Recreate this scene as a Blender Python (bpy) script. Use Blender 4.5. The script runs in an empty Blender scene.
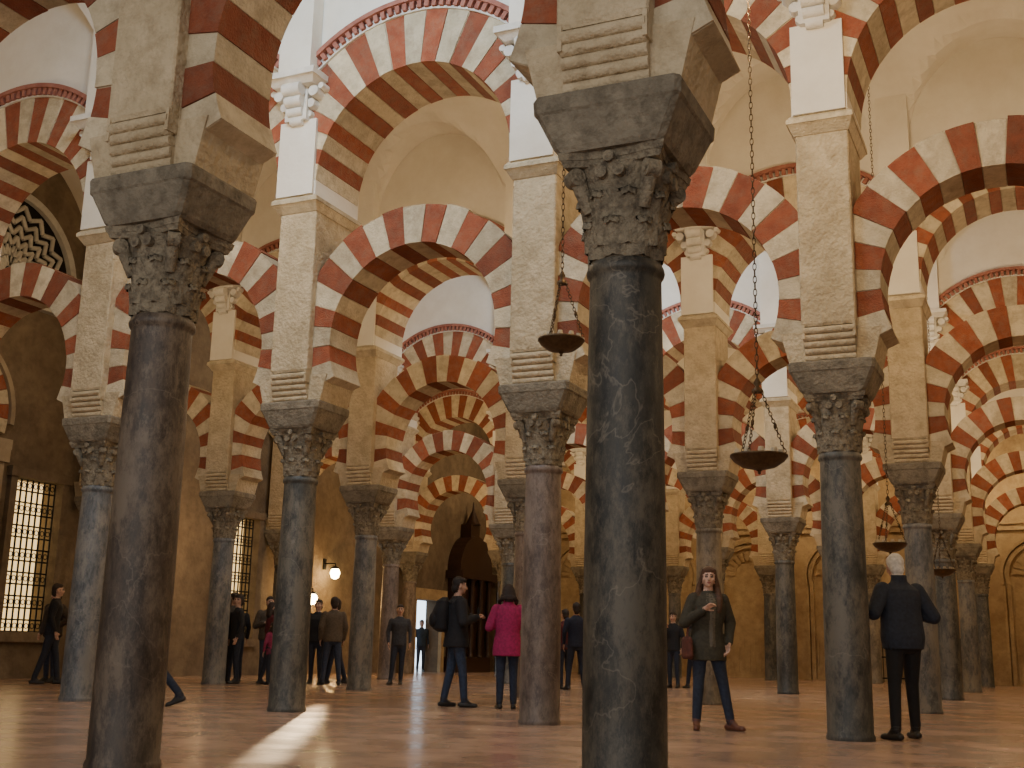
import bpy, bmesh, math, random
from mathutils import Vector, Matrix, Euler
from mathutils.kdtree import KDTree
random.seed(7)
S = bpy.context.scene
COL = S.collection
pi = math.pi

# ------------------------------------------------------------ materials
def new_mat(name):
    m = bpy.data.materials.new(name); m.use_nodes = True
    nt = m.node_tree
    return m, nt, nt.nodes['Principled BSDF']

def stone(name, c1, c2, scale=3.0, rough=0.85, bump=0.25, bscale=40.0, island=0.0, c3=None, fine=18.0, c3amt=1.0):
    m, nt, b = new_mat(name)
    N = nt.nodes; L = nt.links
    geo = N.new('ShaderNodeNewGeometry')
    n1 = N.new('ShaderNodeTexNoise'); n1.inputs['Scale'].default_value = scale
    n1.inputs['Detail'].default_value = 8; n1.inputs['Roughness'].default_value = 0.65
    L.new(geo.outputs['Position'], n1.inputs['Vector'])
    r = N.new('ShaderNodeValToRGB')
    r.color_ramp.elements[0].position = 0.35; r.color_ramp.elements[0].color = (*c1, 1)
    r.color_ramp.elements[1].position = 0.65; r.color_ramp.elements[1].color = (*c2, 1)
    L.new(n1.outputs['Fac'], r.inputs['Fac'])
    out = r.outputs['Color']
    if c3:
        n2 = N.new('ShaderNodeTexNoise'); n2.inputs['Scale'].default_value = fine
        n2.inputs['Detail'].default_value = 8; n2.inputs['Roughness'].default_value = .7
        L.new(geo.outputs['Position'], n2.inputs['Vector'])
        r2 = N.new('ShaderNodeValToRGB')
        r2.color_ramp.elements[0].position = 0.46; r2.color_ramp.elements[0].color = (0, 0, 0, 1)
        r2.color_ramp.elements[1].position = 0.66; r2.color_ramp.elements[1].color = (c3amt, c3amt, c3amt, 1)
        L.new(n2.outputs['Fac'], r2.inputs['Fac'])
        mx = N.new('ShaderNodeMixRGB'); L.new(r2.outputs['Color'], mx.inputs['Fac'])
        L.new(out, mx.inputs['Color1']); mx.inputs['Color2'].default_value = (*c3, 1)
        out = mx.outputs['Color']
    if island > 0:
        mr = N.new('ShaderNodeMapRange')
        mr.inputs['To Min'].default_value = 1 - island; mr.inputs['To Max'].default_value = 1 + island * .6
        L.new(geo.outputs['Random Per Island'], mr.inputs['Value'])
        hs = N.new('ShaderNodeHueSaturation')
        L.new(mr.outputs['Result'], hs.inputs['Value']); L.new(out, hs.inputs['Color'])
        out = hs.outputs['Color']
    L.new(out, b.inputs['Base Color'])
    b.inputs['Roughness'].default_value = rough
    nb = N.new('ShaderNodeTexNoise'); nb.inputs['Scale'].default_value = bscale; nb.inputs['Detail'].default_value = 5
    L.new(geo.outputs['Position'], nb.inputs['Vector'])
    bp = N.new('ShaderNodeBump'); bp.inputs['Strength'].default_value = bump; bp.inputs['Distance'].default_value = 0.03
    L.new(nb.outputs['Fac'], bp.inputs['Height']); L.new(bp.outputs['Normal'], b.inputs['Normal'])
    return m

def plain(name, c, rough=0.7, metal=0.0):
    m, nt, b = new_mat(name)
    N = nt.nodes; L = nt.links
    n1 = N.new('ShaderNodeTexNoise'); n1.inputs['Scale'].default_value = 30
    r = N.new('ShaderNodeValToRGB')
    r.color_ramp.elements[0].position = .3; r.color_ramp.elements[1].position = .7
    r.color_ramp.elements[0].color = (c[0]*.75, c[1]*.75, c[2]*.75, 1)
    r.color_ramp.elements[1].color = (min(1, c[0]*1.2), min(1, c[1]*1.2), min(1, c[2]*1.2), 1)
    tc = N.new('ShaderNodeTexCoord'); L.new(tc.outputs['Object'], n1.inputs['Vector'])
    L.new(n1.outputs['Fac'], r.inputs['Fac']); L.new(r.outputs['Color'], b.inputs['Base Color'])
    b.inputs['Roughness'].default_value = rough; b.inputs['Metallic'].default_value = metal
    return m

def emis(name, c, s):
    m, nt, b = new_mat(name)
    b.inputs['Base Color'].default_value = (*c, 1)
    b.inputs['Emission Color'].default_value = (*c, 1); b.inputs['Emission Strength'].default_value = s
    return m

def marble(name, c1, c2, vein, patch, rough=0.34, vs=1.1, vamt=.3, pamt=.85):
    m, nt, b = new_mat(name)
    N = nt.nodes; L = nt.links
    tc = N.new('ShaderNodeNewGeometry')
    mp = N.new('ShaderNodeMapping'); mp.inputs['Scale'].default_value = (1, 1, .45)
    L.new(tc.outputs['Position'], mp.inputs['Vector'])
    n1 = N.new('ShaderNodeTexNoise'); n1.inputs['Scale'].default_value = 11; n1.inputs['Detail'].default_value = 12
    n1.inputs['Roughness'].default_value = .8
    L.new(mp.outputs['Vector'], n1.inputs['Vector'])
    r = N.new('ShaderNodeValToRGB')
    r.color_ramp.elements[0].position = .40; r.color_ramp.elements[0].color = (*c1, 1)
    r.color_ramp.elements[1].position = .60; r.color_ramp.elements[1].color = (*c2, 1)
    L.new(n1.outputs['Fac'], r.inputs['Fac'])
    # worn patches
    n3 = N.new('ShaderNodeTexNoise'); n3.inputs['Scale'].default_value = 2.6; n3.inputs['Detail'].default_value = 12
    n3.inputs['Roughness'].default_value = .85
    L.new(mp.outputs['Vector'], n3.inputs['Vector'])
    r3 = N.new('ShaderNodeValToRGB')
    r3.color_ramp.elements[0].position = .47; r3.color_ramp.elements[0].color = (0, 0, 0, 1)
    r3.color_ramp.elements[1].position = .57; r3.color_ramp.elements[1].color = (pamt, pamt, pamt, 1)
    L.new(n3.outputs['Fac'], r3.inputs['Fac'])
    m3 = N.new('ShaderNodeMixRGB'); L.new(r3.outputs['Color'], m3.inputs['Fac'])
    L.new(r.outputs['Color'], m3.inputs['Color1']); m3.inputs['Color2'].default_value = (*patch, 1)
    n2 = N.new('ShaderNodeTexNoise'); n2.inputs['Scale'].default_value = vs; n2.inputs['Detail'].default_value = 6
    n2.inputs['Distortion'].default_value = .4
    L.new(tc.outputs['Position'], n2.inputs['Vector'])
    r2 = N.new('ShaderNodeValToRGB')
    e = r2.color_ramp.elements
    e[0].position = .496; e[0].color = (0, 0, 0, 1); e[1].position = .504; e[1].color = (0, 0, 0, 1)
    k = e.new(.5); k.color = (vamt, vamt, vamt, 1)
    L.new(n2.outputs['Fac'], r2.inputs['Fac'])
    mx = N.new('ShaderNodeMixRGB'); L.new(r2.outputs['Color'], mx.inputs['Fac'])
    L.new(m3.outputs['Color'], mx.inputs['Color1']); mx.inputs['Color2'].default_value = (*vein, 1)
    # colour gets darker towards the foot of the shaft
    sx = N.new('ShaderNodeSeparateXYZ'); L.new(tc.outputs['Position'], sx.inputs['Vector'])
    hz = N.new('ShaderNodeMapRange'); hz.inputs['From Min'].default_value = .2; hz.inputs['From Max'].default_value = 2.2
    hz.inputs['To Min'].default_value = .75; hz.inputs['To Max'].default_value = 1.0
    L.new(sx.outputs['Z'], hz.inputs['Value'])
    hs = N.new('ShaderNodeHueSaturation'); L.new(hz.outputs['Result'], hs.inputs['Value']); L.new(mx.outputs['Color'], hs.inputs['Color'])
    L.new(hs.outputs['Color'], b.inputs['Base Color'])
    mr = N.new('ShaderNodeMapRange'); mr.inputs['To Min'].default_value = rough - .10; mr.inputs['To Max'].default_value = rough + .45
    L.new(n1.outputs['Fac'], mr.inputs['Value']); L.new(mr.outputs['Result'], b.inputs['Roughness'])
    bp = N.new('ShaderNodeBump'); bp.inputs['Strength'].default_value = .35; bp.inputs['Distance'].default_value = .008
    L.new(n3.outputs['Fac'], bp.inputs['Height']); L.new(bp.outputs['Normal'], b.inputs['Normal'])
    return m

M_cream = stone('limewashed_voussoir', (.51, .425, .28), (.67, .575, .40), 4, .85, .5, 40, .18, (.34, .265, .17), 6, .65)
M_red = stone('red_brick_voussoir', (.24, .060, .026), (.34, .098, .044), 6, .85, .6, 60, .28, (.26, .14, .085), 8, .6)
M_lime = stone('pier_limestone', (.46, .37, .23), (.62, .51, .34), 2.2, .9, 1.0, 22, 0, (.34, .26, .155), 6, .65)
M_grey = stone('impost_grey_stone', (.165, .14, .10), (.29, .25, .18), 3, .85, .7, 30, 0, (.095, .078, .053), 8, .8)
M_plast = stone('white_plaster', (.70, .65, .55), (.80, .76, .67), 1.2, .9, .12, 20)
M_cap = stone('capital_stone', (.17, .14, .095), (.32, .27, .185), 6, .85, .7, 45, 0, (.09, .072, .05), 18)
M_brack = stone('bracket_white_stone', (.60, .57, .50), (.75, .71, .63), 5, .85, .4, 60)
M_dent = stone('dentil_red_stone', (.28, .10, .07), (.40, .17, .12), 5, .85, .4, 60)
M_yel = stone('yellow_sandstone', (.38, .27, .14), (.52, .39, .22), 1.5, .85, .5, 14, 0, (.28, .19, .10), 4, .6)
M_brown = stone('dark_wall_stone', (.13, .095, .06), (.22, .165, .105), 1.5, .85, .5, 14, 0, (.10, .07, .045), 4, .6)
M_black = plain('black_iron', (.015, .014, .013), .5, .6)
M_wood = plain('dark_wood', (.035, .014, .008), .5)
M_bronze = plain('dark_bronze', (.10, .065, .035), .45, .85)
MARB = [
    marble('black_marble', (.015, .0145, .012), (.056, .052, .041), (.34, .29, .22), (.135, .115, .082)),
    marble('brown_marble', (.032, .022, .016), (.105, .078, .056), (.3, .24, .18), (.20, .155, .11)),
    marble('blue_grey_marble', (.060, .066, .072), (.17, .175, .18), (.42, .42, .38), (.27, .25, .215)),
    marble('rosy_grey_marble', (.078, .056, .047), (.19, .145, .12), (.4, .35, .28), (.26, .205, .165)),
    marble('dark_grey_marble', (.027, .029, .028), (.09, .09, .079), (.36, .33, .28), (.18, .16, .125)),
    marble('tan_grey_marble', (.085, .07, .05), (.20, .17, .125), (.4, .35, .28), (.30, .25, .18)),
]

# ------------------------------------------------------------ mesh helpers
class MB:
    def __init__(s): s.v = []; s.f = []; s.m = []; s.sm = []
    def add(s, vs, fs, mat=0, smooth=False):
        o = len(s.v); s.v.extend([tuple(p) for p in vs])
        for f in fs:
            s.f.append([i + o for i in f]); s.m.append(mat); s.sm.append(smooth)
    def box(s, x0, x1, y0, y1, z0, z1, mat=0):
        s.frus(x0, x1, y0, y1, z0, x0, x1, y0, y1, z1, mat)
    def frus(s, x0, x1, y0, y1, z0, X0, X1, Y0, Y1, z1, mat=0):
        v = [(x0, y0, z0), (x1, y0, z0), (x1, y1, z0), (x0, y1, z0), (X0, Y0, z1), (X1, Y0, z1), (X1, Y1, z1), (X0, Y1, z1)]
        s.add(v, [(3, 2, 1, 0), (4, 5, 6, 7), (0, 1, 5, 4), (1, 2, 6, 5), (2, 3, 7, 6), (3, 0, 4, 7)], mat)
    def worn(s, cx, levels, mat, ch=.03):
        """stack of chamfered (worn-corner) octagonal sections: levels = (hx, hy, z)"""
        vs = []
        for hx, hy, z in levels:
            for (a, c) in ((hx-ch, -hy), (hx, -hy+ch), (hx, hy-ch), (hx-ch, hy), (-hx+ch, hy), (-hx, hy-ch), (-hx, -hy+ch), (-hx+ch, -hy)):
                vs.append((cx+a, c, z))
        fs = []
        for k in range(len(levels)-1):
            for i in range(8): fs.append((k*8+i, k*8+(i+1) % 8, (k+1)*8+(i+1) % 8, (k+1)*8+i))
        fs.append(tuple(range(8))[::-1]); fs.append(tuple(range(len(vs)-8, len(vs))))
        s.add(vs, fs, mat)
    def lathe(s, prof, n=32, mat=0, cx=0, cy=0, smooth=True, cap=True):
        vs = []; fs = []
        for (r, z) in prof:
            for i in range(n):
                a = 2 * pi * i / n; vs.append((cx + r * math.cos(a), cy + r * math.sin(a), z))
        for k in range(len(prof) - 1):
            for i in range(n):
                j = (i + 1) % n; fs.append((k*n+i, k*n+j, (k+1)*n+j, (k+1)*n+i))
        s.add(vs, fs, mat, smooth)
        if cap:
            s.add(vs[:n], [tuple(range(n))[::-1]], mat); s.add(vs[-n:], [tuple(range(n))], mat)
    def tube(s, p0, p1, r, n=10, mat=0, r1=None, smooth=True):
        p0 = Vector(p0); p1 = Vector(p1); r1 = r if r1 is None else r1
        d = (p1 - p0).normalized()
        a = d.cross(Vector((0, 0, 1)) if abs(d.z) < .9 else Vector((1, 0, 0))).normalized(); b = d.cross(a)
        vs = []
        for p, rr in ((p0, r), (p1, r1)):
            for i in range(n):
                t = 2 * pi * i / n; vs.append(p + a * math.cos(t) * rr + b * math.sin(t) * rr)
        s.add(vs, [(i, (i+1) % n, n + (i+1) % n, n + i) for i in range(n)], mat, smooth)
        s.add(vs[:n], [tuple(range(n))], mat); s.add(vs[n:], [tuple(range(n))], mat)
    def torus(s, c, R, r, mtx=None, n=16, k=8, mat=0, sx=1.0):
        vs = []; fs = []
        for i in range(n):
            a = 2*pi*i/n
            for j in range(k):
                b = 2*pi*j/k
                p = Vector(((R + r*math.cos(b))*math.cos(a)*sx, (R + r*math.cos(b))*math.sin(a), r*math.sin(b)))
                if mtx: p = mtx @ p
                vs.append(p + Vector(c))
        for i in range(n):
            for j in range(k):
                fs.append((i*k+j, ((i+1) % n)*k+j, ((i+1) % n)*k+(j+1) % k, i*k+(j+1) % k))
        s.add(vs, fs, mat, True)
    def wedge(s, cx, cz, r0, r1, a0, a1, y0, y1, mat, clip=99, n=3, axis='x'):
        vs = []; fs = []
        for i in range(n + 1):
            a = a0 + (a1 - a0) * i / n; c = math.cos(a); sn = math.sin(a)
            ro = min(r1, clip / max(1e-6, abs(c)))
            for (r, y) in ((r0, y0), (ro, y0), (ro, y1), (r0, y1)):
                h = cx + r*c
                vs.append((h, y, cz + r*sn) if axis == 'x' else (y, h, cz + r*sn))
        for i in range(n):
            o = 4*i
            fs += [(o, o+1, o+5, o+4), (o+1, o+2, o+6, o+5), (o+2, o+3, o+7, o+6), (o+3, o, o+4, o+7)]
        fs += [(3, 2, 1, 0), (4*n, 4*n+1, 4*n+2, 4*n+3)]
        s.add(vs, fs, mat)
    def mesh(s, name, mats):
        me = bpy.data.meshes.new(name)
        me.from_pydata(s.v, [], s.f)
        for m in mats: me.materials.append(m)
        me.polygons.foreach_set('material_index', s.m)
        me.polygons.foreach_set('use_smooth', s.sm)
        me.update()
        bm = bmesh.new(); bm.from_mesh(me); bmesh.ops.recalc_face_normals(bm, faces=bm.faces); bm.to_mesh(me); bm.free()
        return me
    def obj(s, name, mats, loc=(0, 0, 0)):
        o = bpy.data.objects.new(name, s.mesh(name, mats)); o.location = loc; COL.objects.link(o); return o

# ------------------------------------------------------------ layout
SP = 3.25
ROWY = [6.04, 12.2, 19.05, 25.9, 32.75, 39.6]
ROWX = [-.16, .02, .08, -.08, -.10, -.10]
X0 = -17.92; NCOL = 10; R1S = 1.03
WL, WR, WB = -18.4, 12.3, 43.4
# viewpoint and its heading in the hall
CX, CY, YAW = .206, .085, 24.5
def re(x, y):
    """survey coordinates (taken with a 23.5 deg baseline) -> hall coordinates"""
    o = math.radians(23.5); X = math.cos(o)*x + math.sin(o)*y; Z = -math.sin(o)*x + math.cos(o)*y
    a = math.radians(YAW); return (CX + X*math.cos(a) - Z*math.sin(a), CY + X*math.sin(a) + Z*math.cos(a))

# ------------------------------------------------------------ column
def column_mesh(name, mat):
    b = MB()
    b.lathe([(.228, 0), (.232, .025), (.226, .05), (.218, .06), (.218, .5), (.216, 1.2), (.208, 2.0), (.198, 2.68), (.199, 2.70),
             (.213, 2.715), (.218, 2.735), (.213, 2.755), (.2, 2.78)], 40, 0)
    # bell of the capital
    b.lathe([(.195, 2.77), (.20, 2.9), (.215, 3.05), (.235, 3.17), (.265, 3.26), (.28, 3.29)], 32, 1)
    def leaf(ang, z0, h, w, rb, out, nu=6, nv=8):
        vs = []; fs = []
        for j in range(nv + 1):
            v = j / nv
            if v < .82:
                z = z0 + h * v / .82; rad = rb + .012 + out * (v/.82)**2.6
            else:
                q = (v - .82) / .18; z = z0 + h - .03*q*q + .012*math.sin(q*pi); rad = rb + .012 + out + .016*math.sin(q*pi/2)
            ww = w * (0.8 + .3*math.sin(v*pi*.8)) * (1 if v < .7 else max(.4, 1 - (v-.7)*1.7))
            ww *= 1 + .08*math.sin(v*24)
            for i in range(nu + 1):
                u = i / nu * 2 - 1
                rr = rad - .014*u*u + (.008 if abs(u) < .2 else 0) + .004*math.cos(u*9)
                a = ang + u*ww/rad
                vs.append((rr*math.cos(a), rr*math.sin(a), z - .01*abs(u)))
        for j in range(nv):
            for i in range(nu):
                p = j*(nu+1)+i; fs.append((p, p+1, p+nu+2, p+nu+1))
        b.add(vs, fs, 1, True)
    for k in range(8): leaf(k*pi/4, 2.79, .20, .085, .20, .028)
    for k in range(8): leaf(k*pi/4 + pi/8, 2.85, .29, .085, .205, .038)
    for k in range(4):
        a = pi/4 + k*pi/2
        c = Vector((math.cos(a), math.sin(a), 0)); t = Vector((-math.sin(a), math.cos(a), 0))
        p = c*.315 + Vector((0, 0, 3.235))
        b.tube(p - t*.04, p + t*.04, .050, 14, 1)
        b.tube(p - t*.046, p + t*.046, .024, 10, 1)
        b.tube(c*.22 + Vector((0, 0, 3.05)), c*.31 + Vector((0, 0, 3.26)), .035, 8, 1, .05)
        a2 = k*pi/2; c2 = Vector((math.cos(a2), math.sin(a2), 0)); t2 = Vector((-math.sin(a2), math.cos(a2), 0))
        for sgn in (-1, 1):
            p2 = c2*.262 + t2*.05*sgn + Vector((0, 0, 3.235)); b.tube(p2 - c2*.03, p2 + c2*.02, .035, 12, 1)
        b.tube(c2*.24 + Vector((0, 0, 3.31)), c2*.30 + Vector((0, 0, 3.31)), .032, 10, 1)
    # concave abacus
    def aba(z0, z1, h0, h1):
        vs = []
        for z, h in ((z0, h0), (z1, h1)):
            for s_ in range(4):
                ca, sa = math.cos(s_*pi/2), math.sin(s_*pi/2)
                for i in range(8):
                    u = -1 + 2*i/8; x = u*h*.93; y = -h + .055*(1-u*u)
                    vs.append((x*ca - y*sa, x*sa + y*ca, z))
        n = 32
        b.add(vs, [(i, (i+1) % n, n+(i+1) % n, n+i) for i in range(n)] + [tuple(range(n))[::-1], tuple(range(n, 2*n))], 1)
    aba(3.285, 3.32, .285, .30); aba(3.32, 3.36, .305, .315)
    return b.mesh(name, [mat, M_cap])
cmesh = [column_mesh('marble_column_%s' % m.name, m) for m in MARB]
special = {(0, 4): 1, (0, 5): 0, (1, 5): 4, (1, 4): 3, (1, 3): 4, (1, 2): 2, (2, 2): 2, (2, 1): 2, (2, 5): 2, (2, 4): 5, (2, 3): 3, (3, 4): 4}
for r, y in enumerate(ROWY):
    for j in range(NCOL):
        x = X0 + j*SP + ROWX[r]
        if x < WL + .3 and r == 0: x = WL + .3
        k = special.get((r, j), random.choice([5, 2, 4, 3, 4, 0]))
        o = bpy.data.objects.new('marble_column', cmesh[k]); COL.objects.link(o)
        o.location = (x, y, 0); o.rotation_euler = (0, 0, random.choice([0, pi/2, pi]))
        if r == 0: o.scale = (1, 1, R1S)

# ------------------------------------------------------------ arcade
CR, RD, LI, GR, PL, BR, DE = range(7)
b = MB(); HALF = SP/2
for j in range(NCOL):
    x = j*SP
    # impost (grey) - flared block + slab, worn corners
    b.worn(x, [(.30, .30, 3.36), (.325, .315, 3.39), (.41, .36, 3.57), (.425, .37, 3.585), (.43, .375, 3.66), (.42, .368, 3.68)], GR)
    # springer block
    b.frus(x-.42, x+.42, -.315, .315, 3.68, x-.50, x+.50, -.325, .325, 4.0, LI)
    # pier
    b.box(x-.27, x+.27, -.32, .32, 3.68, 4.06, LI)
    b.worn(x, [(.262, .405, 4.03), (.27, .42, 4.06), (.27, .42, 6.14)], LI, .014)
    for s_ in (-1, 1):
        for i in range(5):
            z = 3.715 + i*.068; yy = s_*(.318 + .019*i)
            b.tube((x-.25, yy, z), (x+.25, yy, z), .037, 12, LI)
        b.box(x-.262, x-.235, min(s_*.3, s_*.42), max(s_*.3, s_*.42), 3.9, 4.05, LI)
        b.box(x+.235, x+.262, min(s_*.3, s_*.42), max(s_*.3, s_*.42), 3.9, 4.05, LI)
    # cornice
    b.frus(x-.28, x+.28, -.43, .43, 6.10, x-.33, x+.33, -.53, .53, 6.20, CR)
    b.box(x-.34, x+.34, -.54, .54, 6.20, 6.25, CR)
    b.frus(x-.34, x+.34, -.54, .54, 6.25, x-.29, x+.29, -.51, .51, 6.29, CR)
    b.box(x-.285, x+.285, -.5, .5, 6.29, 6.5, PL)
    for s_ in (-1, 1):
        def yb(a, c): return (min(s_*a, s_*c), max(s_*a, s_*c))
        b.box(x-.27, x+.27, *yb(.5, .545), 6.29, 7.3, PL)
        b.box(x-.24, x+.24, *yb(.5, .72), 7.86, 10.7, PL)
        # carved bracket
        b.box(x-.38, x+.38, *yb(.5, .84), 7.79, 7.87, BR)
        b.frus(x-.3, x+.3, *yb(.5, .72), 7.72, x-.36, x+.36, *yb(.5, .81), 7.79, BR)
        for (yy, z, rr, hw) in ((.71, 7.66, .085, .13), (.66, 7.52, .075, .12), (.61, 7.39, .065, .11), (.57, 7.28, .055, .09)):
            b.tube((x-hw, s_*yy, z), (x+hw, s_*yy, z), rr, 14, BR)
        for sx in (-1, 1):
            for (dx, yy, z, rr) in ((.26, .62, 7.64, .09), (.20, .57, 7.50, .075), (.16, .54, 7.37, .055), (.36, .6, 7.70, .05)):
                b.tube((x+sx*dx, s_*.48, z), (x+sx*dx, s_*(yy+.03), z), rr, 12, BR, rr*.8)
        b.box(x-.16, x+.16, *yb(.5, .62), 7.28, 7.75, BR)
for j in range(NCOL - 1):
    cx = j*SP + HALF
    # lower horseshoe arch
    n = 21; a0 = math.radians(-24); a1 = math.radians(204); g = .003
    cuts = [a0 + (a1-a0)*i/n + (random.uniform(-.014, .014) if 0 < i < n else 0) for i in range(n+1)]
    for i in range(n):
        w = random.uniform(-.008, .008)
        b.wedge(cx, 4.42, 1.12 + random.uniform(-.006, .006), 1.61 + random.uniform(-.02, .02), cuts[i]+g, cuts[i+1]-g, -.31+w, .31+w, RD if i % 2 else CR, HALF-.26)
    b.wedge(cx, 4.42, 1.13, 1.60, a0, a1, -.30, .30, CR, HALF-.26, 60)
    # upper arch
    n = 21; a0 = 0.0; a1 = pi
    cuts = [a0 + (a1-a0)*i/n + (random.uniform(-.010, .010) if 0 < i < n else 0) for i in range(n+1)]
    for i in range(n):
        w = random.uniform(-.008, .008)
        b.wedge(cx, 6.48, 1.335, 2.04, cuts[i]+g, cuts[i+1]-g, -.5+w, .5+w, RD if i % 2 else CR, HALF, 4)
    b.wedge(cx, 6.48, 1.345, 2.03, a0, a1, -.49, .49, CR, HALF, 60)
    # wall above
    K = 32
    for s_ in (-1, 1):
        vs = []; fs = []
        for i in range(K+1):
            x = -HALF + SP*i/K; z = 6.48 + math.sqrt(2.03**2 - x*x)
            vs += [(cx+x, s_*.495, z), (cx+x, s_*.495, 10.7)]
        for i in range(K): fs.append((2*i, 2*i+2, 2*i+3, 2*i+1))
        b.add(vs, fs, PL)
        aa = math.radians(47); m = 30
        for i in range(m):
            p = aa + (pi-2*aa)*i/m; q = p + (pi-2*aa)/m*.55
            b.wedge(cx, 6.48, 2.05, 2.15, p, q, min(s_*.49, s_*.57), max(s_*.49, s_*.57), DE, 99, 1)
        b.wedge(cx, 6.48, 2.15, 2.21, aa, pi-aa, min(s_*.49, s_*.6), max(s_*.49, s_*.6), DE, 99, 24)
        b.wedge(cx, 6.48, 2.03, 2.06, aa, pi-aa, min(s_*.49, s_*.53), max(s_*.49, s_*.53), BR, 99, 24)
ame = b.mesh('striped_double_arcade', [M_cream, M_red, M_lime, M_grey, M_plast, M_brack, M_dent])
for r, y in enumerate(ROWY):
    o = bpy.data.objects.new('striped_double_arcade', ame); COL.objects.link(o)
    o.location = (X0 + ROWX[r], y, 0)
    if r == 0: o.scale = (1, 1, R1S)

# ------------------------------------------------------------ vaults
b = MB()
edges = [-.9] + ROWY + [WB + .5]
for k in range(len(edges)-1):
    y0 = edges[k] + .45; y1 = edges[k+1] - .45; yc = (y0+y1)/2; hw = (y1-y0)/2
    nx = int((WR - WL)/SP*26); ny = 30
    vs = []; fs = []
    for i in range(nx+1):
        x = WL + (WR-WL)*i/nx
        t = ((x - X0) % SP) - HALF
        for jj in range(ny+1):
            u = -math.cos(pi*jj/ny); yy = yc + hw*u
            zb = 8.5 + 2.5*math.sqrt(max(0, 1-u*u))
            zl = 8.5 + 1.75*math.sqrt(max(0, 1-(t/1.38)**2)) * (1.0 + .15*(abs(u)-.6))
            vs.append((x, yy, max(zb, zl)))
    for i in range(nx):
        for jj in range(ny):
            p = i*(ny+1)+jj; fs.append((p, p+1, p+ny+2, p+ny+1))
    b.add(vs, fs, 0, False)
b.obj('ceiling', [M_plast])

# ------------------------------------------------------------ floor
m, nt, bs = new_mat('polished_marble_floor'); N = nt.nodes; L = nt.links
geo = N.new('ShaderNodeNewGeometry')
br = N.new('ShaderNodeTexBrick'); br.inputs['Scale'].default_value = 1.0
br.inputs['Brick Width'].default_value = 1.3; br.inputs['Row Height'].default_value = .9
br.inputs['Mortar Size'].default_value = .004; br.inputs['Bias'].default_value = -.1
br.inputs['Color1'].default_value = (.44, .30, .222, 1); br.inputs['Color2'].default_value = (.415, .278, .205, 1)
br.inputs['Mortar'].default_value = (.30, .20, .15, 1)
L.new(geo.outputs['Position'], br.inputs['Vector'])
nz = N.new('ShaderNodeTexNoise'); nz.inputs['Scale'].default_value = 1.3; nz.inputs['Detail'].default_value = 10
nz.inputs['Roughness'].default_value = .65
L.new(geo.outputs['Position'], nz.inputs['Vector'])
rp = N.new('ShaderNodeValToRGB'); rp.color_ramp.elements[0].position = .35; rp.color_ramp.elements[0].color = (.72, .71, .70, 1)
rp.color_ramp.elements[1].position = .68; rp.color_ramp.elements[1].color = (1.12, 1.1, 1.08, 1)
L.new(nz.outputs['Fac'], rp.inputs['Fac'])
mx = N.new('ShaderNodeMixRGB'); mx.blend_type = 'MULTIPLY'; mx.inputs['Fac'].default_value = 1
L.new(br.outputs['Color'], mx.inputs['Color1']); L.new(rp.outputs['Color'], mx.inputs['Color2']); L.new(mx.outputs['Color'], bs.inputs['Base Color'])
mr = N.new('ShaderNodeMapRange'); mr.inputs['To Min'].default_value = .12; mr.inputs['To Max'].default_value = .34
L.new(nz.outputs['Fac'], mr.inputs['Value']); L.new(mr.outputs['Result'], bs.inputs['Roughness'])
bp = N.new('ShaderNodeBump'); bp.inputs['Strength'].default_value = .08; bp.inputs['Distance'].default_value = .01
L.new(nz.outputs['Fac'], bp.inputs['Height']); L.new(bp.outputs['Normal'], bs.inputs['Normal'])
b = MB(); b.box(WL-8, WR+.4, -9, WB+22, -.2, 0)
b.obj('floor', [m])

# ------------------------------------------------------------ walls
ops = [(10.0, 11.2, .9, 3.9), (17.2, 18.4, .9, 3.9), (24.0, 25.2, .9, 3.9), (33.75, 35.5, 0, 2.3)]
b = MB(); yprev = -1.5
for (a, c, z0, z1) in ops:
    b.box(WL-.5, WL, yprev, a, 0, 11.2); b.box(WL-.5, WL, a, c, z1, 11.2)
    if z0 > 0: b.box(WL-.5, WL, a, c, 0, z0)
    yprev = c
b.box(WL-.5, WL, yprev, WB+.4, 0, 11.2)
b.obj('wall_left', [M_brown])
b = MB(); b.box(WL, WR+.4, WB, WB+.4, 0, 11.2); b.obj('wall_back', [M_yel])
b = MB(); b.box(WR, WR+.4, -1.5, WB, 0, 11.2); b.obj('wall_right', [M_yel])
M_pane = emis('self_glowing_pane', (1, .68, .28), 1.7)  # panes emit their own glow in place of daylight from outside
for i, (a, c, z0, z1) in enumerate(ops[:3]):
    b = MB()
    b.box(WL-.42, WL-.40, a, c, z0, z1, 1)
    nb = 8
    for k in range(nb+1):
        y = a + (c-a)*k/nb; b.tube((WL-.1, y, z0), (WL-.1, y, z1), .020, 8, 0)
    for k in range(14):
        z = z0 + (z1-z0)*k/13; b.tube((WL-.1, a, z), (WL-.1, c, z), .016, 8, 0)
    for k in range(nb):
        for q in range(0, 13, 2):
            b.torus((WL-.1, a+(c-a)*(k+.5)/nb, z0+(z1-z0)*(q+.5)/13), .05, .009, Matrix.Rotation(pi/2, 3, 'Y'), 10, 5, 0)
    # stone frame
    b.box(WL, WL+.12, a-.16, a, z0-.2, z1+.2, 2); b.box(WL, WL+.12, c, c+.16, z0-.2, z1+.2, 2)
    b.box(WL, WL+.16, a-.2, c+.2, z1, z1+.18, 2); b.box(WL, WL+.16, a-.2, c+.2, z0-.2, z0, 2)
    b.obj('window_%d' % (i+1), [M_black, M_pane, M_brown])
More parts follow.
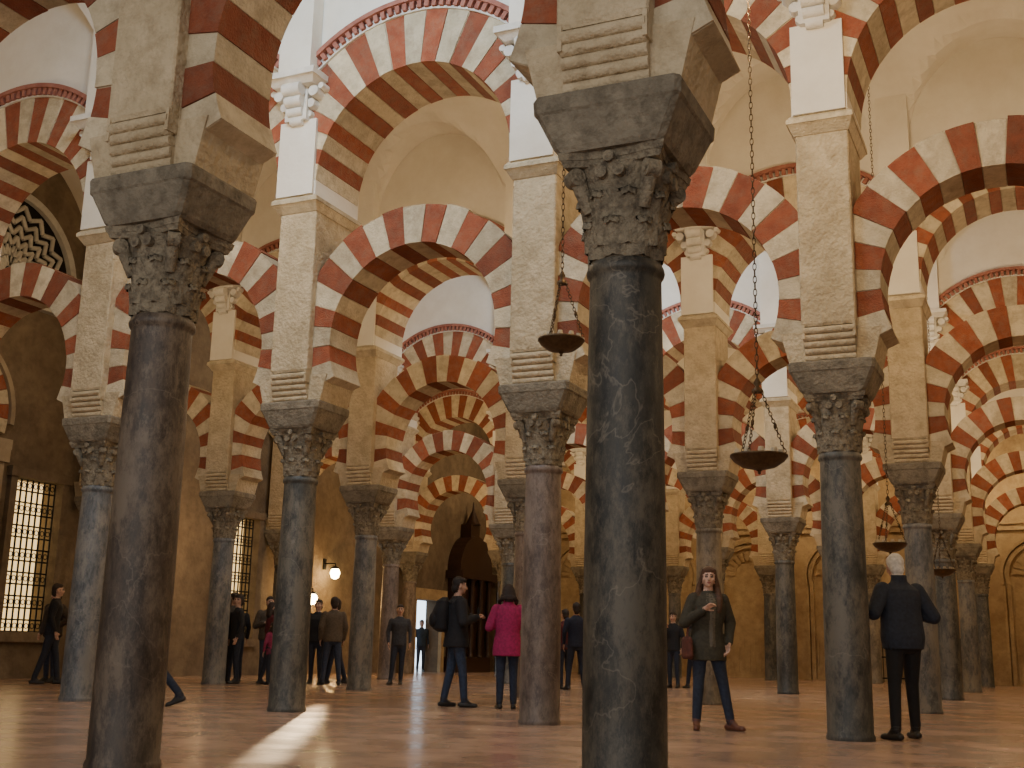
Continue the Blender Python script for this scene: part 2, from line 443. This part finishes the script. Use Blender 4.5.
# doorway to the courtyard
b = MB(); da, dc = ops[3][0], ops[3][1]; xd = WL + .004
b.box(xd, WL+.12, da-.22, da, 0, 2.6, 0); b.box(xd, WL+.12, dc, dc+.22, 0, 2.6, 0); b.box(xd, WL+.14, da-.3, dc+.3, 2.3, 2.65, 0)
b.obj('door_1', [M_yel])
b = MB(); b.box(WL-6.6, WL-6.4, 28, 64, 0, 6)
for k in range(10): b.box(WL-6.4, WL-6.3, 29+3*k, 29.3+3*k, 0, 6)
b.obj('glowing_courtyard_wall', [emis('courtyard_daylight_glow', (.70, .86, 1.0), 3.4)])  # backdrop added behind the door; its emission stands in for outdoor daylight

# blind arches on the back wall + carved mouldings
b = MB()
for j in range(NCOL-1):
    cx = X0 + j*SP + HALF
    for r0, r1, d in ((1.0, 1.14, .10), (1.18, 1.28, .16)):
        b.wedge(cx, 3.6, r0, r1, -.3, pi+.3, WB-d, WB, 0, 99, 30)
        for s_ in (-1, 1):
            e0 = cx + s_*r0*.955; e1 = cx + s_*r1*.955
            b.box(min(e0, e1), max(e0, e1), WB-d, WB, 0, 3.3, 0)
    for k in range(9): b.box(cx-.9+.2*k, cx-.85+.2*k, WB-.05, WB, .2, 1.4, 0)
    b.box(cx-1.5, cx+1.5, WB-.12, WB, 5.1, 5.3, 0); b.box(cx-1.5, cx+1.5, WB-.2, WB, 5.3, 5.4, 0)
    for k in range(12):
        b.wedge(cx, 3.6, .55, .9, k*pi/12+.03, (k+1)*pi/12-.03, WB-.05, WB, 0, 99, 2)
b.obj('blind_arch_relief', [M_yel])
b = MB()
gx = -5.2
for k in range(15): b.tube((gx-1+.143*k, WB-.35, 0), (gx-1+.143*k, WB-.35, 2.3), .015, 6)
for z in (.1, .8, 1.5, 2.25): b.box(gx-1.05, gx+1.05, WB-.38, WB-.32, z, z+.05)
for s_ in (-1, 1): b.box(gx+s_*1.05-.04, gx+s_*1.05+.04, WB-.4, WB-.3, 0, 2.5)
b.obj('iron_gate', [M_black])

# carved portal on left wall
b = MB(); x1 = WL + .002
for yy in (14.1, 16.5):
    b.box(x1, x1+.25, yy-.2, yy+.2, 0, 4.2, 0)
    b.box(x1, x1+.32, yy-.26, yy+.26, 0, .4, 0); b.box(x1, x1+.32, yy-.26, yy+.26, 4.1, 4.35, 0)
    for k in range(14): b.box(x1+.25, x1+.29, yy-.12, yy+.12, .55+k*.25, .7+k*.25, 0)
for i in range(17):
    p = -.25 + (pi+.5)*i/17; q = -.25 + (pi+.5)*(i+1)/17
    b.wedge(15.3, 5.0, .95, 1.4, p+.004, q-.004, x1, x1+.2, 2 if i % 2 else 1, 99, 2, 'y')
b.wedge(15.3, 5.0, 1.42, 1.52, -.1, pi+.1, x1, x1+.26, 0, 99, 30, 'y')
b.box(x1, x1+.06, 14.3, 16.3, 0, 4.3, 3)
b.box(x1, x1+.3, 13.8, 16.8, 4.35, 4.55, 0)
b.obj('carved_stone_portal', [stone('portal_stone', (.27, .21, .14), (.38, .31, .21), 3), M_cream, M_red, M_wood])
# lattice lunette
b = MB()
cy, cz, R = 16.4, 7.9, 1.6
b.box(x1, WL+.03, cy-R, cy+R, cz-.4, cz, 1)
b.wedge(cy, cz, .001, R, 0, pi, x1, WL+.03, 1, 99, 30, 'y')
b.wedge(cy, cz, R, R+.15, 0, pi, x1, WL+.15, 0, 99, 30, 'y')
for s_ in (-1, 1): b.box(x1, WL+.15, min(cy+s_*R, cy+s_*(R+.15)), max(cy+s_*R, cy+s_*(R+.15)), cz-.4, cz, 0)
b.box(x1, WL+.18, cy-R-.15, cy+R+.15, cz-.55, cz-.4, 0)
for k in range(1, 7):
    rr = R*k/7
    pts = []
    for i in range(21):
        a = pi*i/20; q = rr + (.10 if i % 2 else -.10)
        pts.append((WL+.06, cy+q*math.cos(a), cz+q*math.sin(a)))
    for i in range(20): b.tube(pts[i], pts[i+1], .05, 6, 0)
b.obj('lattice_window_panel', [stone('lattice_grey_stone', (.40, .38, .34), (.54, .52, .46), 4), M_black])

# wooden altarpiece / portal
b = MB(); y0, y1 = 35.95, 38.5; xw = WL + .01
b.box(xw, xw+.5, y0, y1, 0, .5); b.box(xw, xw+.35, y0+.1, y1-.1, .5, 3.6)
for k in range(4):
    yy = y0+.25+(y1-y0-.5)*k/3
    b.lathe([(.12, .5), (.08, .6), (.1, 1.2), (.075, 1.6), (.1, 2.2), (.075, 2.9), (.13, 3.1)], 14, 0, xw+.5, yy)
b.box(xw, xw+.65, y0-.1, y1+.1, 3.1, 3.35)
b.wedge((y0+y1)/2, 3.35, .001, 1.25, 0, pi, xw, xw+.5, 0, 99, 20, 'y')
b.box(xw, xw+.4, (y0+y1)/2-.35, (y0+y1)/2+.35, 4.4, 5.0)
b.lathe([(.29, 5.0), (.2, 5.15), (.05, 5.5), (.02, 5.8)], 12, 0, xw+.3, (y0+y1)/2)
for k in range(3):
    for q in range(3):
        yy = y0+.45+.75*k; z = .75+.78*q; b.box(xw+.35, xw+.4, yy, yy+.5, z, z+.6)
b.obj('carved_wooden_altarpiece', [M_wood])

# ------------------------------------------------------------ wall lantern
M_bulb = emis('lantern_glow', (1, .72, .32), 45)
for (x, y, z) in ((WL+.38, 28.45, 2.75), (WL+.38, 27.4, 2.0)):
    b = MB()
    b.tube((x-.36, y, z+.27), (x, y, z+.27), .02); b.tube((x, y, z+.27), (x, y, z+.18), .015)
    b.lathe([(.02, z+.20), (.14, z+.14), (.15, z+.12)], 12, 0, x, y)
    b.lathe([(.03, z-.16), (.10, z-.12), (.14, z), (.12, z+.08), (.07, z+.13)], 16, 1, x, y)
    b.box(x-.37, x-.34, y-.07, y+.07, z+.1, z+.4)
    b.obj('wall_lantern', [M_black, M_bulb])

# ------------------------------------------------------------ hanging lamps
def hanging_lamp(x, y, z, R, ztop=10.9):
    x, y = re(x, y)
    b = MB()
    b.lathe([(.001, -.085), (.03*R/.2, -.083), (.6*R, -.06), (.9*R, -.015), (R, .015), (1.03*R, .02), (1.03*R, .035), (.97*R, .035), (.85*R, -.002), (.55*R, -.04), (.001, -.06)], 36, 0, cap=False)
    b.lathe([(.001, -.12), (.015, -.11), (.01, -.1), (.025, -.085)], 12, 0, cap=False)
    for k in range(10):
        a = 2*pi*k/10; b.lathe([(.022, .03), (.026, .05), (.02, .075)], 8, 1, R*.8*math.cos(a), R*.8*math.sin(a))
    zt = .56
    for k in range(3):
        a = 2*pi*k/3 + .4
        p0 = Vector((R*math.cos(a), R*math.sin(a), .03)); p1 = Vector((.03*math.cos(a), .03*math.sin(a), zt))
        n = 18; d = (p1-p0)
        for i in range(n):
            c = p0 + d*(i+.5)/n
            q = d.to_track_quat('X', 'Z').to_matrix() @ Matrix.Rotation(pi/2*(i % 2), 3, 'X')
            b.torus(c, .012, .0032, q, 10, 5, 0, 1.6)
        b.lathe([(.001, .24), (.014, .26), (.014, .28), (.001, .30)], 8, 0, *(p0 + d*.45).xy)
    b.lathe([(.045, zt-.02), (.045, zt), (.015, zt+.03), (.03, zt+.06), (.01, zt+.1)], 12, 0)
    n = int((ztop - z - zt)/.055)
    for i in range(n):
        c = (0, 0, zt+.1+.055*i)
        q = Matrix.Rotation(pi/2*(i % 2), 3, 'Z') @ Matrix.Rotation(pi/2, 3, 'Y')
        b.torus(c, .014, .0035, q, 10, 5, 0, 2.2)
    b.obj('hanging_lamp', [M_bronze, M_cream], (x, y, z))
hanging_lamp(-1.87, 9.22, 2.28, .22)
hanging_lamp(-3.60, 9.34, 3.40, .20)
hanging_lamp(-1.61, 16.3, 2.22, .215)
hanging_lamp(-1.28, 21.25, 2.22, .215)

# ------------------------------------------------------------ people
def ring_loft(rings, n=20):
    """rings: (centre Vector, axis a, axis b)"""
    vs = []; fs = []
    for c, a, bb in rings:
        for i in range(n):
            t = 2*pi*i/n; vs.append(c + a*math.cos(t) + bb*math.sin(t))
    for k in range(len(rings)-1):
        for i in range(n):
            j = (i+1) % n; fs.append((k*n+i, k*n+j, (k+1)*n+j, (k+1)*n+i))
    fs.append(tuple(range(n))[::-1]); fs.append(tuple(range((len(rings)-1)*n, len(rings)*n)))
    return vs, fs

class Body:
    def __init__(s): s.parts = []
    def put(s, vs, fs, mat, xf=None):
        if xf: vs = [xf(v) for v in vs]
        s.parts.append((vs, fs, mat))
    def capsule(s, p0, p1, r0, r1, mat, flat=1.0, side=None, xf=None, n=14):
        p0 = Vector(p0); p1 = Vector(p1); d = p1-p0; L = d.length; d.normalize()
        ref = Vector(side) if side is not None else (Vector((1, 0, 0)) if abs(d.x) < .9 else Vector((0, 1, 0)))
        bb = d.cross(ref).normalized(); a = bb.cross(d).normalized()
        rings = []
        for k in (-.98, -.8, -.45): rings.append((p0 + d*r0*k, a*r0*math.sqrt(1-k*k), bb*r0*flat*math.sqrt(1-k*k)))
        m = max(2, int(L/.025))
        for k in range(m+1):
            t = k/m; r = r0+(r1-r0)*t; rings.append((p0 + d*L*t, a*r, bb*r*flat))
        for k in (.45, .8, .98): rings.append((p1 + d*r1*k, a*r1*math.sqrt(1-k*k), bb*r1*flat*math.sqrt(1-k*k)))
        s.put(*ring_loft(rings, n), mat, xf)
    def ell(s, c, r, mat, xf=None, rot=None, n=22, m=16):
        c = Vector(c); rings = []
        Rm = rot or Matrix.Identity(3)
        for k in range(1, m):
            t = -pi/2 + pi*k/m; w = math.cos(t)
            rings.append((c + Rm @ Vector((0, 0, r[2]*math.sin(t))), Rm @ Vector((r[0]*w, 0, 0)), Rm @ Vector((0, r[1]*w, 0))))
        s.put(*ring_loft(rings, n), mat, xf)
    def torso(s, rings, mat, xf=None):
        R = []
        for i in range(len(rings)-1):
            A, B = rings[i], rings[i+1]; m = max(1, int(abs(B[2]-A[2])/.02))
            for k in range(m):
                t = k/m; t2 = t*t*(3-2*t); q = [A[z]+(B[z]-A[z])*(t if z == 2 else t2) for z in range(5)]
                R.append((Vector(q[:3]), Vector((q[3], 0, 0)), Vector((0, q[4], 0))))
        q = rings[-1]; R.append((Vector(q[:3]), Vector((q[3], 0, 0)), Vector((0, q[4], 0))))
        s.put(*ring_loft(R, 28), mat, xf)

def hand(B, wrist, d, side, curl, mat, thumb_sign=1):
    w = Vector(wrist); d = Vector(d).normalized(); sd = Vector(side); sd = (sd - d*sd.dot(d)).normalized(); nn = d.cross(sd)*thumb_sign
    B.capsule(w, w+d*.035, .026, .03, mat, .75, sd)
    for o in (-.024, -.008, .008, .024):
        B.capsule(w+d*.03+sd*o*.8, w+d*.085+sd*o, .013, .012, mat, 1, sd, None, 8)
    for o, L in ((.028, .068), (.0095, .078), (-.0095, .072), (-.027, .055)):
        base = w + d*.09 + sd*o*1.05
        d1 = (d*math.cos(curl*.5)+nn*math.sin(curl*.5)); d2 = (d*math.cos(curl*1.4)+nn*math.sin(curl*1.4)); d3 = (d*math.cos(curl*2.1)+nn*math.sin(curl*2.1))
        a = base + d1*L*.42; c = a + d2*L*.32; e = c + d3*L*.26
        B.capsule(base, a, .0095, .009, mat, 1, sd, None, 8); B.capsule(a, c, .009, .0085, mat, 1, sd, None, 8); B.capsule(c, e, .0085, .007, mat, 1, sd, None, 8)
    t0 = w + d*.025 + sd*.025; t1 = t0 + (d*.6+sd*.75+nn*.3).normalized()*.04; t2 = t1 + (d*.9+sd*.3+nn*.35).normalized()*.032
    B.capsule(t0, t1, .014, .011, mat, 1, sd, None, 8); B.capsule(t1, t2, .011, .009, mat, 1, sd, None, 8)

_mc = {}
def cloth(c, rough=.85):
    k = (tuple(c), rough)
    if k not in _mc: _mc[k] = plain('cloth_%d' % len(_mc), c, rough)
    return _mc[k]
M_eye = plain('eye_dark', (.03, .02, .015), .4)
M_lip = plain('lips', (.34, .12, .10), .6)

def person(name, x, y, head, H=1.72, skin=(.50, .30, .21), coat=(.02, .02, .025), trou=(.02, .025, .04), shoe=(.02, .018, .016),
           hair=(.03, .018, .012), feet=((-.1, 0, -8), (.1, 0, 8)), lift=(0, 0), arms=None, hem=.86, hair_len=0, female=False,
           hyaw=0, hpitch=0, vox=.012, scarf=None, backpack=None, bag=None, collar=None, puffy=0, lean=0.0, hold=None, fat=1.0, bow=0.0, shirt=None, sway=0.0, raw=False):
    B = Body(); mats = []
    def M(c, r=.85):
        m_ = cloth(c, r) if isinstance(c, tuple) else c
        if m_ not in mats: mats.append(m_)
        return mats.index(m_)
    mS = M(skin, .55); mC = M(coat); mT = M(trou); mF = M(shoe, .5); mH = M(hair, .75); mE = M(M_eye); mL = M(M_lip)
    sw = .175 if female else .195
    hipx = .085
    up = lambda z: lean*max(0, (z-.92))
    # legs
    for i, sgn in enumerate((-1, 1)):
        fx, fy, fa = feet[i]; fz = lift[i]
        ank = Vector((fx, fy-.03, .085+fz)); hip = Vector((sgn*hipx, 0, .90))
        mid = (ank+hip)/2; short = max(0, .83 - (hip-ank).length)
        kn = mid + Vector((0, .02 + .45*short + (.10 if fz > .03 else 0), .02))
        B.capsule(hip, kn, .092*fat, .062, mT); B.capsule(kn, ank + Vector((0, 0, .02)), .062, .048, mT)
        f = Matrix.Rotation(math.radians(-fa), 3, 'Z') @ Vector((0, 1, 0))
        pitch = -0.35 if fz > .03 else 0
        f = (f + Vector((0, 0, pitch))).normalized()
        heel = ank + Vector((0, 0, -.045)) - f*.045
        toe = ank + Vector((0, 0, -.052)) + f*.155
        sdv = f.cross(Vector((0, 0, 1)))
        B.capsule(heel, toe, .040, .034, mF, .85, sdv); B.capsule(ank+Vector((0, 0, .02)), toe - f*.07 + Vector((0, 0, .005)), .042, .034, mF)
        B.capsule(heel + Vector((0, 0, -.02)), toe + Vector((0, 0, -.012)), .034, .036, mF, .45, sdv)
    # pelvis
    B.torso([(0, -.005, .80, .10, .085), (0, -.005, .86, .16*fat, .115*fat), (0, -.01, .95, .165*fat, .12*fat), (0, 0, 1.05, .145, .105)], mT)
    p = puffy
    wst = .135 if female else .152
    rings = []
    if hem < .84: rings += [(0, 0, hem, .185+p, .145+p), (0, 0, .86, .185+p, .14+p)]
    else: rings += [(0, 0, hem, .172+p, .132+p)]
    rings += [(0, up(.95), .95, .172*fat+p, .130*fat+p), (0, up(1.08), 1.08, (wst+.012)*fat+p, .118*fat+p), (0, up(1.22)+.005, 1.22, .170+p, .125+p),
              (0, up(1.33)+.008, 1.33, sw+.002+p, .125+p*.8), (0, up(1.40), 1.40, sw-.008+p, .108+p*.6), (0, up(1.45)-.005, 1.45, .125, .085), (0, up(1.49)-.005, 1.49, .072, .068)]
    B.torso(rings, mC)
    # arms
    arms = arms or (((-.25, -.02, 1.15), (-.24, .06, .92)), ((.25, -.02, 1.15), (.24, .06, .92)))
    for i, sgn in enumerate((-1, 1)):
        sh = Vector((sgn*(sw-.01), up(1.40), 1.395)); el = Vector(arms[i][0]); wr = Vector(arms[i][1])
        B.capsule(sh, el, .062+p*.7, .048+p*.7, mC); B.capsule(el, wr, .048+p*.7, .034+p*.5, mC)
        d = (wr-el).normalized()
        side = Vector((-sgn, .3, .1)) if abs(d.z) < .75 else Vector((0, 1, 0))
        ts = 1 if d.cross(side).dot(Vector((-sgn, 0, 0)) if abs(d.z) >= .75 else Vector((0, 0, -1))) > 0 else -1
        hand(B, wr + d*.02, d, side, .45, mS, ts)
    # neck & head
    pv = Vector((0, up(1.5)+bow, 1.52))
    B.capsule((0, up(1.45)-.005, 1.45), (0, up(1.5)+.008+bow, 1.56), .055, .052, mS)
    Rh = Matrix.Rotation(math.radians(hyaw), 3, 'Z') @ Matrix.Rotation(math.radians(hpitch), 3, 'X')
    xf = lambda v: Rh @ (Vector(v) - Vector((0, 0, 1.52))) + pv
    B.ell((0, .012, 1.632), (.073, .092, .100), mS, xf); B.ell((0, .038, 1.588), (.056, .064, .062), mS, xf)
    B.ell((0, .075, 1.552), (.024, .022, .018), mS, xf)
    B.capsule((0, .100, 1.648), (0, .117, 1.612), .009, .014, mS, 1, None, xf, 10)
    for sgn in (-1, 1):
        B.ell((sgn*.075, .008, 1.625), (.012, .02, .032), mS, xf)
        B.ell((sgn*.030, .0925, 1.642), (.010, .008, .004), mE, xf)
        B.ell((sgn*.031, .0925, 1.664), (.016, .008, .003), mH, xf)
        B.ell((sgn*.045, .075, 1.612), (.02, .02, .02), mS, xf)
    B.ell((0, .097, 1.580), (.020, .009, .005), mL, xf)
    B.ell((0, -.018, 1.668), (.086, .090, .100), mH, xf); B.ell((0, .026, 1.715), (.072, .068, .042), mH, xf)
    B.ell((0, -.05, 1.60), (.070, .055, .075), mH, xf)
    if hair_len:
        B.torso([(0, -.075, 1.60-hair_len, .06, .025), (0, -.085, 1.60-hair_len+.08, .125, .045), (0, -.075, 1.50, .12, .055), (0, -.065, 1.60, .10, .055), (0, -.04, 1.68, .090, .07)], mH, xf)
        for sgn in (-1, 1):
            B.capsule(xf((sgn*.058, .055, 1.715)), xf((sgn*.082, .030, 1.63)), .022, .020, mH)
            B.capsule(xf((sgn*.082, .030, 1.63)), xf((sgn*.100, .01, 1.54)), .020, .030, mH)
            B.capsule(xf((sgn*.100, .005, 1.54)), xf((sgn*.125, .075, 1.60-hair_len*.75)), .032, .034, mH, .8)
            B.capsule(xf((sgn*.125, .075, 1.60-hair_len*.75)), xf((sgn*.115, .115, 1.56-hair_len)), .034, .02, mH, .7)
    if collar: B.torso([(0, up(1.45), 1.44, .10, .09), (0, up(1.5)-.005, 1.50, .075, .078), (0, up(1.5)-.01, 1.545, .072, .076)], M(collar))
    if shirt:   # open jacket front showing the shirt below
        k = M(shirt)
        B.torso([(0, .035+p, max(hem+.08, .9), .045, .11), (0, .035+p, 1.2, .05, .10), (0, .04+p, 1.36, .06, .09), (0, .02, 1.45, .06, .06)], k)
    if scarf:
        k = M(scarf)
        B.torso([(0, .005, 1.43, .095, .09), (0, .01, 1.47, .092, .09), (0, .0, 1.515, .075, .075)], k)
    if backpack:
        k = M(backpack)
        B.torso([(0, -.20, 1.00, .10, .06), (0, -.23, 1.04, .15, .105), (0, -.23, 1.25, .155, .12), (0, -.21, 1.42, .13, .085), (0, -.18, 1.47, .07, .04)], k)
        B.ell((0, -.345, 1.16), (.11, .045, .10), k)
        for sgn in (-1, 1):
            B.capsule((sgn*.10, -.12, 1.40), (sgn*.11, .09, 1.43), .022, .022, k); B.capsule((sgn*.11, .09, 1.43), (sgn*.13, .125, 1.2), .022, .02, k)
    if bag:
        k = M(bag[0]); c = bag[1]
        B.torso([(c[0], c[1], c[2]-.13, .04, .09), (c[0], c[1], c[2]-.1, .05, .13), (c[0], c[1], c[2]+.08, .045, .12), (c[0], c[1], c[2]+.11, .02, .10)], k)
        B.capsule((c[0], c[1], c[2]+.1), (c[0]*.75, .0, 1.44), .012, .012, k, 1)
    if hold:
        k = M(hold[0]); c = Vector(hold[1]); B.ell(c, (.045, .012, .08), k)
    # join -> voxel remesh
    vs = []; fs = []; ptm = []
    for v, f, mm in B.parts:
        o = len(vs); vs += v; fs += [[i+o for i in q] for q in f]; ptm += [mm]*len(v)
    sc = H/1.75
    vs = [Vector(v)*sc for v in vs]
    if sway: vs = [v + Vector((sway*math.sin(max(0, min(1, v.z/1.0))*pi/2) - sway*max(0, v.z-1.0)*.9, 0, 0)) for v in vs]
    me = bpy.data.meshes.new('tmp'); me.from_pydata(vs, [], fs); me.update()
    bm = bmesh.new(); bm.from_mesh(me); bmesh.ops.recalc_face_normals(bm, faces=bm.faces); bm.to_mesh(me); bm.free()
    ob = bpy.data.objects.new(name, me); COL.objects.link(ob)
    rm = ob.modifiers.new('r', 'REMESH'); rm.mode = 'VOXEL'; rm.voxel_size = vox; rm.use_smooth_shade = True
    sm = ob.modifiers.new('s', 'SMOOTH'); sm.iterations = 2; sm.factor = .5
    dg = bpy.context.evaluated_depsgraph_get(); dg.update()
    nm = bpy.data.meshes.new_from_object(ob.evaluated_get(dg)); ob.modifiers.clear(); ob.data = nm; nm.name = name
    kd = KDTree(len(vs))
    for i, v in enumerate(vs): kd.insert(v, i)
    kd.balance()
    nm.materials.clear()
    for m_ in mats: nm.materials.append(m_)
    idx = [ptm[kd.find(pl.center)[1]] for pl in nm.polygons]
    nm.polygons.foreach_set('material_index', idx)
    nm.polygons.foreach_set('use_smooth', [True]*len(idx)); nm.update()
    zmin = min(v.co.z for v in nm.vertices)
    if not raw: x, y = re(x, y)
    ob.location = (x, y, -zmin); ob.rotation_euler = (0, 0, math.radians(YAW+head))
    return ob

# head angle: 0 = facing away down the hall, 180 = towards the visitor with the camera, +90 = facing left
bent = (((-.27, -.02, 1.14), (-.12, .20, 1.20)), ((.27, -.02, 1.14), (.12, .20, 1.20)))
phone = (((-.25, -.02, 1.15), (-.24, .06, .92)), ((.26, .05, 1.15), (.08, .26, 1.38)))
hips = (((-.36, -.06, 1.18), (-.17, .08, 1.03)), ((.25, -.02, 1.15), (.24, .08, .93)))
step = ((-.09, .20, -4), (.09, -.18, 6)); wide = ((-.17, .02, -20), (.16, -.03, 22)); rest = ((-.07, 0, -5), (.16, .10, 30))
person('man_in_navy_jacket', -1.17, 12.68, 14, 1.82, coat=(.018, .024, .04), trou=(.008, .008, .010), hair=(.60, .58, .55), skin=(.50, .30, .22),
       feet=((-.20, -.10, -14), (.16, .14, 12)), arms=(((-.34, -.06, 1.17), (-.17, .17, 1.24)), ((.32, -.04, 1.15), (.13, .18, 1.2))), hem=.84, puffy=.030,
       hyaw=-12, hpitch=-14, bow=.03, lean=.05, vox=.008, collar=(.018, .024, .04), fat=1.10)
person('woman_in_green_jacket', -3.12, 12.64, 192, 1.69, female=True, coat=(.045, .040, .026), trou=(.022, .032, .058), shoe=(.12, .04, .02), hair=(.085, .040, .020),
       skin=(.58, .36, .26), feet=((-.20, .08, -30), (.16, 0, 24)), arms=(((-.28, -.03, 1.15), (-.22, .08, .94)), ((.27, .0, 1.14), (.13, .18, 1.27))),
       hem=.74, hair_len=.28, hyaw=-16, hpitch=0, vox=.0075, shirt=(.11, .095, .07), bag=((.10, .03, .02), (.25, .04, .88)), puffy=.024, sway=.04)
person('man_with_backpack', -7.22, 14.9, -74, 1.74, coat=(.014, .014, .017), trou=(.03, .045, .08), hair=(.02, .013, .01),
       feet=((-.10, -.10, -8), (.10, .14, 12)), arms=(((-.26, .0, 1.14), (-.14, .24, 1.22)), ((.27, .02, 1.14), (.10, .25, 1.20))), hem=.80, puffy=.035,
       backpack=(.012, .012, .014), vox=.009, hold=((.01, .01, .01), (0, .30, 1.28)), hpitch=-8)
person('woman_in_pink_coat', -6.48, 14.96, 5, 1.64, female=True, coat=(.30, .012, .085), trou=(.015, .022, .045), hair=(.025, .015, .012),
       feet=((-.10, 0, -8), (.10, .02, 8)), arms=bent, hem=.74, puffy=.028, vox=.009, collar=(.30, .012, .085), hpitch=-4, hair_len=.10)
dk = (.014, .014, .016)
person('visitor_walking', -9.84, 11.72, 88, 1.70, feet=((-.07, .30, 0), (.07, -.42, 0)), lift=(0, .06), vox=.014, trou=(.012, .018, .035), coat=dk)
person('visitor', -18.95, 35.35, 200, 1.68, vox=.018, coat=(.03, .05, .08), trou=(.03, .04, .07), raw=True)
def vis(x, y, h, H, coat=dk, **k): person('visitor', x, y, h, H, vox=.016, coat=coat, **k)
vis(-14.35, 19.7, 120, 1.72, feet=rest, arms=phone); vis(-15.05, 20.5, 60, 1.80, (.05, .045, .04), arms=hips, feet=wide)
vis(-14.0, 20.35, -60, 1.60, (.10, .014, .018), female=True, hair_len=.2, feet=step)
vis(-14.72, 21.3, 200, 1.76, (.09, .07, .05), puffy=.03, arms=bent, trou=(.04, .05, .08)); vis(-13.7, 20.0, 40, 1.2, (.26, .03, .09), female=True, hair_len=.15)
vis(-14.75, 19.85, 150, 1.68, (.03, .035, .05), feet=wide); vis(-14.15, 21.1, 190, 1.78, (.04, .03, .025), arms=phone); vis(-15.3, 21.0, 20, 1.70, dk, feet=step)
vis(-13.4, 21.9, 100, 1.74, dk, arms=bent, feet=step, lean=.08); vis(-13.95, 21.2, -80, 1.64, (.04, .055, .09), female=True, hair_len=.2, puffy=.02, arms=phone)
vis(-13.45, 21.2, 170, 1.70, dk, puffy=.03)
vis(-12.95, 21.0, 20, 1.74, (.09, .065, .04), puffy=.02, trou=(.03, .04, .07), feet=wide); vis(-12.3, 22.6, 190, 1.66, (.04, .04, .045), feet=rest)
vis(-15.9, 16.4, -70, 1.74, dk, feet=step, lean=.05); vis(-16.45, 17.0, 150, 1.68, (.06, .045, .035), puffy=.03, trou=(.03, .04, .07), arms=hips)
vis(-15.7, 17.1, 30, 1.60, (.02, .02, .025), female=True, hair_len=.2, arms=phone)
vis(-17.2, 16.0, 120, 1.74, (.05, .045, .045), feet=step)
vis(-8.6, 23.4, 10, 1.76, (.012, .016, .035), feet=wide); vis(-9.0, 23.8, 30, 1.64, (.09, .012, .012), arms=bent)
vis(-7.6, 27.2, 150, 1.72, arms=phone); vis(-7.2, 27.6, 30, 1.62, (.05, .04, .03), female=True, hair_len=.2, feet=step)
vis(-2.17, 34.2, 160, 1.72, (.05, .03, .02)); vis(-1.6, 34.8, 40, 1.66, feet=step)

# ------------------------------------------------------------ camera
cam = bpy.data.cameras.new('camera'); co = bpy.data.objects.new('camera', cam); COL.objects.link(co)
cam.sensor_width = 36; cam.lens = 1180/1024*36; cam.clip_start = .05; cam.clip_end = 300
R = Matrix.Rotation(math.radians(YAW), 4, 'Z') @ Matrix.Rotation(math.radians(90+12.7), 4, 'X') @ Matrix.Rotation(math.radians(1.35), 4, 'Z')
co.matrix_world = Matrix.Translation((CX, CY, .77)) @ R
S.camera = co

# ------------------------------------------------------------ light
w = bpy.data.worlds.new('World'); S.world = w; w.use_nodes = True
bg = w.node_tree.nodes['Background']; bg.inputs[0].default_value = (.82, .82, .85, 1); bg.inputs[1].default_value = .46
def light(kind, loc, power, color, size=.2, target=None, **kw):
    l = bpy.data.lights.new(kind.lower()+'_light', kind); l.energy = power; l.color = color
    if kind == 'AREA': l.size = size; l.shape = 'RECTANGLE'; l.size_y = kw.get('sy', size)
    else: l.shadow_soft_size = size
    if kind == 'SPOT': l.spot_size = math.radians(kw.get('ang', 40)); l.spot_blend = kw.get('blend', .3)
    o = bpy.data.objects.new(l.name, l); o.location = loc; COL.objects.link(o)
    if target is not None: o.rotation_euler = (Vector(target)-Vector(loc)).to_track_quat('-Z', 'Y').to_euler()
    return o
warm = (1, .74, .43)
for k in range(len(ROWY)):
    ya = ROWY[k]; yb_ = ROWY[k+1] if k < 5 else WB
    yc = (ya+yb_)/2
    for i, x in enumerate((-14.7, -8.2, -1.7, 4.8)):
        p = (90, 145, 195, 195)[i]
        if k == 5: p *= .8
        if i == 0 and k >= 3: p *= 1.6
        light('POINT', (x, yc, 6.6), p, warm, .15)
light('AREA', (-2.5, -5, 4.5), 460, (1, .94, .85), 12, (-5, 12, 3.5), sy=6)
light('AREA', (-6.5, 7.2, 9.2), 270, (.58, .78, 1), 3, (-6.6, 12.4, 6.8), sy=1)
light('AREA', (-8.0, 20.3, 9.2), 260, (.62, .80, 1), 3, (-9, 25.9, 6.8), sy=1)
light('POINT', (WL+1.0, 27.4, 2.0), 160, (1, .58, .22), .15)
light('POINT', (WL+1.5, 21.8, 3.2), 60, (1, .62, .28), .2)
sp = light('SPOT', (-11.3, 18.2, 4.6), 11000, (1, .74, .44), .10, (-7.35, 11.4, 0), ang=33, blend=.9)
sp.scale = (.075, 1, 1)
